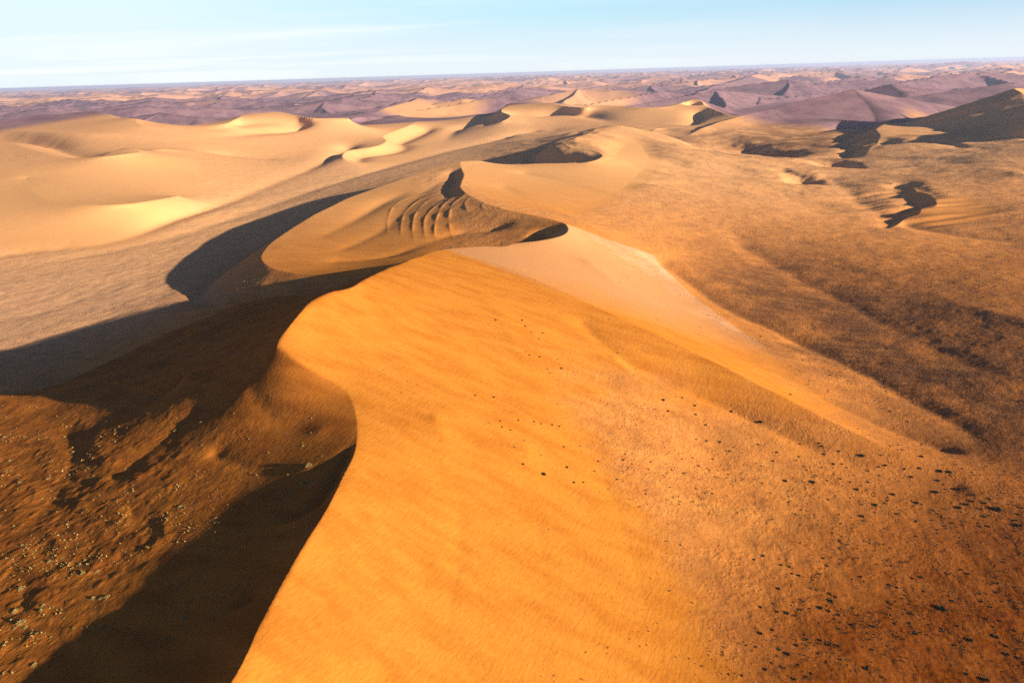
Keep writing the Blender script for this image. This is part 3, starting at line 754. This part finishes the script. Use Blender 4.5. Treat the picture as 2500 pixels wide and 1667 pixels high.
    h = M('MULTIPLY', h, M('SUBTRACT', 1.0, M('MULTIPLY', ramp(vl.outputs['Value'], 1200, 4500), .93)))
    Lk(h, b1.inputs['Height']); b1.inputs['Strength'].default_value = 0.7
    Lk(b1.outputs[0], bs.inputs['Normal'])
    out = n('ShaderNodeOutputMaterial'); Lk(bs.outputs[0], out.inputs[0])
    return m
SAND = sand_material()

QC = Vn[quads[:, 0]].astype(float)
cls = np.zeros(len(quads), int)
qx, qy = QC[:, 0], QC[:, 1]
main_poly = [(-500, -300), (-400, -300), (-330, 60), (-270, 200), (-300, 330), (-420, 430), (-420, 540), (-330, 590), (-205, 600), (-130, 640), (-60, 700)] + [p[:2] for p in K2[1:-1]] + [(95, 780), (180, 640), (260, 520), (330, 420), (330, 330), (262, 318), (180, 270), (120, 200), (90, 100), (90, -300)]
mid_poly = [p[:2] for p in K4[::-1]][2:] + [p[:2] for p in K5[2:]] + [(420, 2000), (330, 1700), (330, 1400), (260, 1150), (200, 950), (110, 820)] + [p[:2] for p in K2[::-1]][:5] + [(-60, 715), (-110, 670)]
left_poly = [p[:2] for p in D((-400, 560, 6), (0, 575, 6), (250, 552, 5), (420, 500, 6), (480, 440, 20), (460, 370, 50), (400, 350, 66), (322, 349, 85), (160, 363, 82), (0, 326, 94), (-300, 322, 98))]
cls[inside(main_poly, qx, qy)] = 1
cls[inside(mid_poly, qx, qy) & (cls == 0)] = 2
cls[inside(left_poly, qx, qy)] = 3
cls[inside([p[:2] for p in P_((1020, 297, 52), (936, 333, 42), (943, 345, 38), (855, 367, 30), (838, 387, 22), (888, 411, 6), (1000, 400, 8), (1100, 350, 12), (1080, 320, 20))], qx, qy)] = 4
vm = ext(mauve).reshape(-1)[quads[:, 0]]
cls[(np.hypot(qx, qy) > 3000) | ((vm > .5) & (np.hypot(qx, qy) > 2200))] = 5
for c_, nm, lb in ((0, 'ground', 'orange brown sand plain with scattered tufts between the dunes'), (1, 'sand_dune', 'big orange foreground dune with a curved knife edge crest'),
                   (2, 'sand_dune', 'middle dune with a rounded tongue and a fluted bowl'), (3, 'sand_dune', 'smooth pale yellow dune at the left edge'),
                   (4, 'sand_dune', 'small pale crescent dune on the stony plain'), (5, 'distant_hills', 'purple and pink dune ranges reaching the horizon')):
    g = mesh_piece(nm, quads[cls == c_], SAND)
    g['kind'] = 'structure'; g['label'] = lb
print('mesh', time.time() - T0, len(quads))

# ------------------------------------------------------------------ plants
Zf = Z
def ground_z(x, y):
    r = np.hypot(x, y); t = np.arctan2(x, y)
    i = np.clip((np.log(r) - U0) / DU, 0, nu - 2); j = np.clip((t - TH[0]) / DT, 0, nth - 2)
    a = i.astype(int); b = j.astype(int); fa = i - a; fb = j - b
    return (Zf[a, b] * (1 - fa) * (1 - fb) + Zf[a + 1, b] * fa * (1 - fb) + Zf[a, b + 1] * (1 - fa) * fb + Zf[a + 1, b + 1] * fa * fb)
def field(F_, x, y):
    i = np.clip(np.rint((np.log(np.hypot(x, y)) - U0) / DU), 0, nu - 1).astype(int)
    j = np.clip(np.rint((np.arctan2(x, y) - TH[0]) / DT), 0, nth - 1).astype(int)
    return F_[i, j]
def hit(px, py):
    """first point where the survey ray meets the sand"""
    a = np.array(at(px, py, 130.0)); b = np.array(at(px, py, -20.0))
    t = np.linspace(0, 1, 600); Pp = a[None] + (b - a)[None] * t[:, None]
    g_ = ground_z(Pp[:, 0], Pp[:, 1]); k = np.argmax(Pp[:, 2] < g_)
    return (Pp[k, 0], Pp[k, 1], float(ground_z(Pp[k:k + 1, 0], Pp[k:k + 1, 1])[0]))

def plant_material(name, c1, c2):
    m = bpy.data.materials.new(name); m.use_nodes = True; t = m.node_tree
    b = t.nodes['Principled BSDF']; b.inputs['Roughness'].default_value = 0.9; b.inputs['Specular IOR Level'].default_value = 0.1
    g_ = t.nodes.new('ShaderNodeNewGeometry'); nz_ = t.nodes.new('ShaderNodeTexNoise'); nz_.inputs['Scale'].default_value = 0.8; nz_.inputs['Detail'].default_value = 3
    t.links.new(g_.outputs['Position'], nz_.inputs['Vector'])
    r_ = t.nodes.new('ShaderNodeValToRGB'); r_.color_ramp.elements[0].position = .35; r_.color_ramp.elements[1].position = .65
    r_.color_ramp.elements[0].color = c1 + (1,); r_.color_ramp.elements[1].color = c2 + (1,)
    t.links.new(nz_.outputs[0], r_.inputs[0]); t.links.new(r_.outputs[0], b.inputs['Base Color'])
    return m
DARK = plant_material('shaded_shrub_leaves', (0.045, 0.040, 0.016), (0.10, 0.075, 0.030))  # straw plants at right; their shaded side is put into the colour
SCRUB = plant_material('shaded_scrub_stems', (0.075, 0.042, 0.014), (0.15, 0.082, 0.026))  # browner tone, with the shaded side put into the colour likewise
STRAW = plant_material('dry_grass', (0.34, 0.22, 0.065), (0.52, 0.38, 0.13))

def clump(rs, blades, droop, spread, width):
    """a spray of leaf blades rising from a mound; unit size (about 1 m across, 0.5 m high)"""
    v, f = [], []
    for _ in range(blades):
        a = rs.uniform(0, 2 * math.pi); e = rs.uniform(0.15, 1.45); L = rs.uniform(.35, .62) * (0.7 + 0.3 * math.cos(e))
        bx, by = math.cos(a + rs.normal(0, .5)) * rs.uniform(0, spread), math.sin(a + rs.normal(0, .5)) * rs.uniform(0, spread)
        d = np.array([math.cos(a) * math.cos(e), math.sin(a) * math.cos(e), math.sin(e)])
        s_ = np.array([-math.sin(a), math.cos(a), rs.normal(0, .3)]) * width * rs.uniform(.6, 1.3)
        p0 = np.array([bx, by, -0.08]); p1 = p0 + d * L * .6; p2 = p0 + d * L + np.array([d[0], d[1], -1]) * droop * L * .3
        k = len(v); v += [p0 - s_ * .5, p0 + s_ * .5, p1 + s_, p1 - s_, p2]
        f += [(k, k + 1, k + 2, k + 3), (k + 3, k + 2, k + 4)]
    return v, f
prs = np.random.RandomState(11)
def proto(name, mat, **kw):
    v_, f_ = clump(prs, **kw)
    me = bpy.data.meshes.new(name); me.from_pydata([tuple(p) for p in v_], [], f_); me.materials.append(mat)
    return me
SHRUBS = [proto('desert_shrub', DARK, blades=220, droop=.5, spread=.30, width=.07) for _ in range(4)]
TUSSOCKS = [proto('grass_tussock', STRAW, blades=130, droop=.9, spread=.26, width=.045) for _ in range(4)]
def crop(x0, y0, pts, sc=2352 / 900.0):
    return [(x0 + p[0] / sc, y0 + p[1] / sc, p[2] if len(p) > 2 else 1) for p in pts]
right_hi = crop(1600, 750, [(672, 735, 2), (250, 630), (258, 687), (80, 665), (45, 592), (325, 852), (485, 665), (470, 917), (500, 897), (773, 927), (915, 955), (920, 875), (655, 878), (410, 860), (365, 970),
    (275, 1012), (675, 1013), (750, 983), (828, 1107, 2), (965, 1043), (1020, 1075), (1003, 1117, 2), (1095, 1107), (1140, 1065), (1180, 1095), (1240, 1115), (1135, 1000), (1285, 1163, 2), (1355, 1117), (1395, 1187),
    (1480, 1235), (1515, 1195, 2), (1400, 1262, 2), (1400, 1310), (1315, 1335, 2), (1170, 1323), (1100, 1227), (1540, 1320), (1660, 1368), (1665, 1250, 2), (1700, 1258), (1790, 1180, 2), (1925, 1162, 2), (1985, 1260, 2),
    (1935, 1280, 2), (2030, 1198), (2020, 1240), (2100, 1250), (2130, 1222), (2180, 1292, 3), (2120, 1398, 2), (2105, 1337), (2080, 1290), (1895, 1378), (1845, 1398), (1795, 1420), (1665, 1462), (2300, 1360), (2320, 1395, 2),
    (2310, 1320), (1635, 1085)])
crestline = crop(1600, 750, [(1805, 1107), (1875, 1052, 2), (1815, 1045, 2), (1685, 1028), (1590, 1033), (1320, 950, 2), (1172, 922), (1075, 940), (1065, 890), (1045, 870), (1425, 1020), (1465, 1010), (1355, 1045), (1220, 1025), (1190, 1000)])
behind = crop(1600, 750, [(1545, 880), (1575, 910), (1695, 955, 2), (1495, 885), (980, 470), (975, 490), (1115, 435), (1225, 470), (860, 557), (1500, 665), (1610, 730), (1820, 225), (1900, 310), (2320, 600), (2160, 380), (2330, 450)])
right_lo = crop(1600, 1067, [(785, 967, 2), (685, 757), (630, 782), (855, 828), (800, 817), (915, 885), (1045, 873), (870, 873), (1095, 820), (1070, 772), (1330, 922), (1310, 890), (1690, 895, 2), (1640, 900), (1990, 872),
    (1115, 1045, 2), (1150, 1020), (1045, 1090, 2), (1105, 1110), (1110, 1000), (1025, 975), (945, 1050), (835, 1125, 2), (775, 1115), (890, 1140), (925, 1100), (670, 1085), (750, 1060), (1170, 1135), (1260, 1090), (1250, 1195),
    (1385, 1210, 2), (1210, 1250), (1170, 1225), (1640, 1130), (1820, 1095, 3), (1830, 1222), (1925, 1207), (1890, 1045), (2065, 1000), (2080, 1050), (2110, 1160), (2150, 1210), (2200, 1175), (2170, 1275, 2), (2010, 1295, 2),
    (1910, 1330), (2240, 1335), (2290, 1235), (2240, 1385, 2), (2320, 1410), (1480, 1050), (1590, 1010), (1540, 960), (1500, 945), (1730, 1260), (1660, 1255), (1620, 1190), (1520, 1190), (1500, 1235), (670, 1250), (745, 1230),
    (640, 1340), (840, 1385, 2), (790, 1355), (900, 1330), (1050, 1295), (1100, 1325), (965, 1290), (1160, 1330), (1340, 1475, 2), (1440, 1530), (1980, 1510, 2), (2110, 1548, 2), (885, 1545), (960, 1530), (700, 1480), (740, 1440),
    (1380, 1355), (2170, 990), (2265, 1045), (2140, 1085)])
face_dark = crop(900, 650, [(680, 827), (798, 837), (838, 988), (850, 1025), (955, 982), (1055, 992), (1100, 1005), (1170, 1012), (1215, 1022), (905, 1045), (985, 1262), (1115, 1327, 2), (1245, 1152), (1230, 653), (978, 345),
    (1000, 385), (1085, 463), (1035, 425), (810, 343), (1110, 427), (1025, 568), (1090, 578), (1370, 1380), (1310, 1380), (1265, 1283), (1465, 1245), (1880, 855, 2), (2080, 890), (2085, 945), (1910, 925), (2000, 840), (2155, 1115),
    (2090, 1105), (2240, 1120), (2300, 1178), (2315, 930), (2150, 1015)])
face_pale = crop(900, 650, [(95, 665), (180, 655), (250, 735), (310, 755), (420, 762), (280, 772), (90, 820), (130, 808), (212, 803), (340, 900), (500, 818), (770, 1000), (930, 1155), (990, 1112), (845, 1138), (1100, 1210)])
left_hi = crop(0, 700, [(1125, 918, 2), (1492, 808), (1975, 1140, 3), (1950, 1250, 3), (1935, 1015), (2055, 1080), (1865, 1300, 2), (850, 1267), (305, 1228, 2), (325, 1305), (935, 710, 2), (1010, 640), (690, 860, 2), (720, 790),
    (780, 770), (470, 1055, 2), (415, 960, 2), (30, 960, 2), (65, 1110, 2), (70, 1175), (130, 1250, 2), (270, 1355), (350, 1350), (320, 1350), (115, 665), (30, 665, 2), (190, 770), (235, 770), (40, 830), (265, 600), (220, 583),
    (1150, 1405, 2), (1185, 1410), (600, 1210), (365, 1435), (420, 1370), (800, 1165), (1290, 1010), (1285, 865), (1440, 998), (1985, 932), (1590, 970), (1715, 1060)])
left_lo = crop(0, 1067, [(135, 965, 3), (100, 1110, 2), (135, 1185, 3), (165, 1215, 2), (275, 1075, 2), (265, 1105, 2), (320, 1090), (600, 1030, 2), (650, 1030, 2), (685, 1022, 2), (470, 1218), (560, 1215), (600, 1213), (650, 1205, 2),
    (1178, 1148, 2), (1155, 940), (1230, 1035), (1290, 1027), (1430, 1018), (1495, 975), (1185, 1050), (1060, 1280, 2), (220, 1455, 2), (320, 795, 2), (620, 860, 2), (530, 870, 2), (515, 815), (145, 690, 2), (350, 900),
    (410, 1155), (90, 570, 2), (1380, 610, 2), (770, 1157), (900, 1098), (1005, 1070), (95, 1220), (205, 1250), (325, 1275)])
def plants(pts, meshes, name, cat, labels, group):
    n_ = {}
    for px, py, sz in pts:
        x, y, z0 = hit(px, py)
        d_ = math.dist((x, y, z0), (0, 0, HC))
        s_ = {1: 1.0, 2: 1.65, 3: 2.7}[sz] * prs.uniform(.85, 1.2) * (1.0 if d_ < 420 else 1.25)
        o = bpy.data.objects.new(name, meshes[prs.randint(4)]); C.objects.link(o)
        o.location = (x, y, z0 - 0.02 * s_); o.rotation_euler = (0, 0, prs.uniform(0, 6.28))
        o.scale = (s_ * prs.uniform(.9, 1.3), s_, s_ * prs.uniform(1.1, 1.5))
        o['category'] = cat; o['label'] = labels[sz - 1]; o['group'] = group + (' (largest)' if sz == 3 else '')
plants(right_hi, SHRUBS, 'desert_shrub', 'shrub', ['small dark shrub among sand drifts below the right end of the long ridge', 'broad dark shrub with long shadow on sand below the right end of the ridge',
       'biggest dark shrub near the right edge, on sand below the end of the ridge'], 'shrubs on the sand drifts at right')
plants(crestline, SHRUBS, 'desert_shrub', 'shrub', ['small dark shrub in the row just under the long straight ridge', 'larger dark shrub standing just under the lower end of the long straight ridge', ''], 'shrubs in a row under the ridge')
plants(behind, SHRUBS, 'desert_shrub', 'shrub', ['small dark shrub behind the long ridge, on the brown hollow', 'flat dark shrub right behind the lower end of the long ridge', ''], 'shrubs behind the ridge')
plants(right_lo, SHRUBS, 'desert_shrub', 'shrub', ['small dark shrub on the brown lower slope in the bottom right', 'bushy dark shrub with its own shadow on the brown slope in the bottom right',
       'widest dark shrub on the brown slope in the bottom right corner'], 'shrubs on the lower right slope')
plants(face_dark, SHRUBS, 'desert_shrub', 'shrub', ['tiny dark shrub dotting the bright orange face of the big dune', 'dark shrub clump standing out on the bright orange dune face', ''], 'shrubs on the bright dune face')
plants(face_pale, TUSSOCKS, 'grass_tussock', 'grass tuft', ['pale grass tuft barely darker than the bright upper dune face', '', ''], 'pale tufts on the bright dune face')
plants(left_hi, TUSSOCKS, 'grass_tussock', 'grass tuft', ['small straw tuft on the brown slope left of the curved crest', 'sunlit straw tussock on the brown slope left of the curved crest',
       'large straw tussock with a dark shadow close to the bend of the crest'], 'tussocks left of the curved crest')
plants(left_lo, TUSSOCKS, 'grass_tussock', 'grass tuft', ['small straw tuft near the shadow bands in the bottom left', 'sunlit straw tussock near the shadow bands in the bottom left',
       'large yellow tussock by the left edge in the bottom left'], 'tussocks in the bottom left')

def scatter(name, mat, label, N_, dens, size, rmin, rmax, seed, blades=7):
    rs = np.random.RandomState(seed)
    x = []; y = []
    lr = rs.uniform(math.log(rmin), math.log(rmax), N_); r = np.exp(lr); t = rs.uniform(-rad(46), rad(46), N_)
    x = r * np.sin(t); y = r * np.cos(t)
    k = rs.rand(N_) < dens(x, y, r)
    x, y, r = x[k], y[k], r[k]; n_ = len(x)
    z0 = ground_z(x, y); s_ = size(r, rs)
    T = []
    for q_ in range(6):
        v_, f_ = clump(rs, blades, .6, .25, .24); T.append((np.array(v_), f_))
    pick = rs.randint(0, 6, n_); VV = []; FQ = []; FT = []; off = 0
    for q_ in range(6):
        m_ = pick == q_; c_ = m_.sum()
        if not c_: continue
        vt, f_ = T[q_]; a = rs.uniform(0, 6.283, c_); ca_, sa_ = np.cos(a)[:, None], np.sin(a)[:, None]; ss = s_[m_][:, None]
        xx = (vt[None, :, 0] * ca_ - vt[None, :, 1] * sa_) * ss + x[m_][:, None]
        yy = (vt[None, :, 0] * sa_ + vt[None, :, 1] * ca_) * ss + y[m_][:, None]
        zz_ = vt[None, :, 2] * ss * 1.3 + z0[m_][:, None]
        VV.append(np.stack([xx, yy, zz_], -1).reshape(-1, 3)); nv = len(vt)
        base = off + np.arange(c_)[:, None, None] * nv
        FQ.append((np.array([g_ for g_ in f_ if len(g_) == 4])[None] + base).reshape(-1, 4)); FT.append((np.array([g_ for g_ in f_ if len(g_) == 3])[None] + base).reshape(-1, 3))
        off += c_ * nv
    VV = np.concatenate(VV).astype(np.float32); FQ = np.concatenate(FQ); FT = np.concatenate(FT)
    me = bpy.data.meshes.new(name); me.vertices.add(len(VV)); me.vertices.foreach_set('co', VV.ravel())
    li = np.concatenate([FQ.ravel(), FT.ravel()]).astype(np.int32); me.loops.add(len(li)); me.loops.foreach_set('vertex_index', li)
    ls = np.concatenate([np.arange(len(FQ)) * 4, len(FQ) * 4 + np.arange(len(FT)) * 3]).astype(np.int32)
    me.polygons.add(len(ls)); me.polygons.foreach_set('loop_start', ls); me.update(calc_edges=True); me.materials.append(mat)
    o = bpy.data.objects.new(name, me); C.objects.link(o); o['kind'] = 'stuff'; o['label'] = label
    print(name, n_)
def rgh(x, y): return 1 - field(smooth[:nu], x, y)
def patch(x, y, wl, a, b, sd_): return sstep(a, b, fbm(x, y, wl, 3, sd_))
def d_dark(x, y, r):
    d = rgh(x, y) * (0.10 + 0.9 * patch(x, y, 60, -.08, .14, 71)) * patch(x, y, 14, -.12, .12, 72)
    d = d * (0.45 + 0.55 * np.maximum(field(flank[:nu], x, y), field(hollow[:nu], x, y)))
    d *= (1 - field(slip[:nu], x, y)) * ((x > -60) | (y > 700))
    return d
def d_straw(x, y, r):
    return rgh(x, y) * np.maximum(field(slip[:nu], x, y), 0.55 * (x < -60)) * patch(x, y, 30, -.12, .12, 73) * patch(x, y, 9, -.12, .12, 74)
def d_face(x, y, r):
    b_ = (x > 0) & (x < 130) & (y < 440)
    return field(smooth[:nu], x, y) * b_ * 0.5 * patch(x, y, 30, .02, .2, 75) * patch(x, y, 8, -.05, .15, 76)
scatter('low_scrub', SCRUB, 'countless tiny dark scrub plants dotting the sand', 85000, d_dark, lambda r, s: (.45 + .9 * s.uniform(0, 1, len(r)) ** 2.5) * (0.8 + r / 1100), 130, 2300, 31)
scatter('dry_tufts', STRAW, 'countless small straw tufts dotting the sand at left', 95000, d_straw, lambda r, s: (.35 + .9 * s.uniform(0, 1, len(r)) ** 2.5) * (0.8 + r / 900), 130, 1900, 32)
scatter('face_scrub', SCRUB, 'sparse specks of scrub on the lower bright dune face', 30000, d_face, lambda r, s: s.uniform(.35, .8, len(r)), 130, 600, 33)
print('plants', time.time() - T0)

# ------------------------------------------------------------------ haze
def haze():
    b = 74000.0; z0, z1 = float(V[..., 2].min()) - 1.0, max(HC, float(V[..., 2].max())) + 6.0
    vs_ = [(x, y, zq) for zq in (z0, z1) for x, y in ((-b, -b), (b, -b), (b, b), (-b, b))]
    fs = [(0, 3, 2, 1), (4, 5, 6, 7), (0, 1, 5, 4), (1, 2, 6, 5), (2, 3, 7, 6), (3, 0, 4, 7)]
    me = bpy.data.meshes.new('haze'); me.from_pydata(vs_, [], fs)
    m = bpy.data.materials.new('haze_air'); m.use_nodes = True; t = m.node_tree; t.nodes.clear()
    pv = t.nodes.new('ShaderNodeVolumePrincipled'); pv.inputs['Density'].default_value = 3.1e-5
    pv.inputs['Color'].default_value = (0.58, 0.70, 1.0, 1); pv.inputs['Anisotropy'].default_value = 0.2
    o = t.nodes.new('ShaderNodeOutputMaterial'); t.links.new(pv.outputs[0], o.inputs['Volume'])
    me.materials.append(m)
    ob = bpy.data.objects.new('haze', me); C.objects.link(ob); ob['kind'] = 'stuff'
    ob['label'] = 'pale blue desert haze over the far dunes'
haze()
print('done', time.time() - T0, 'zmax', V[..., 2].max(), 'zmin', V[..., 2].min())
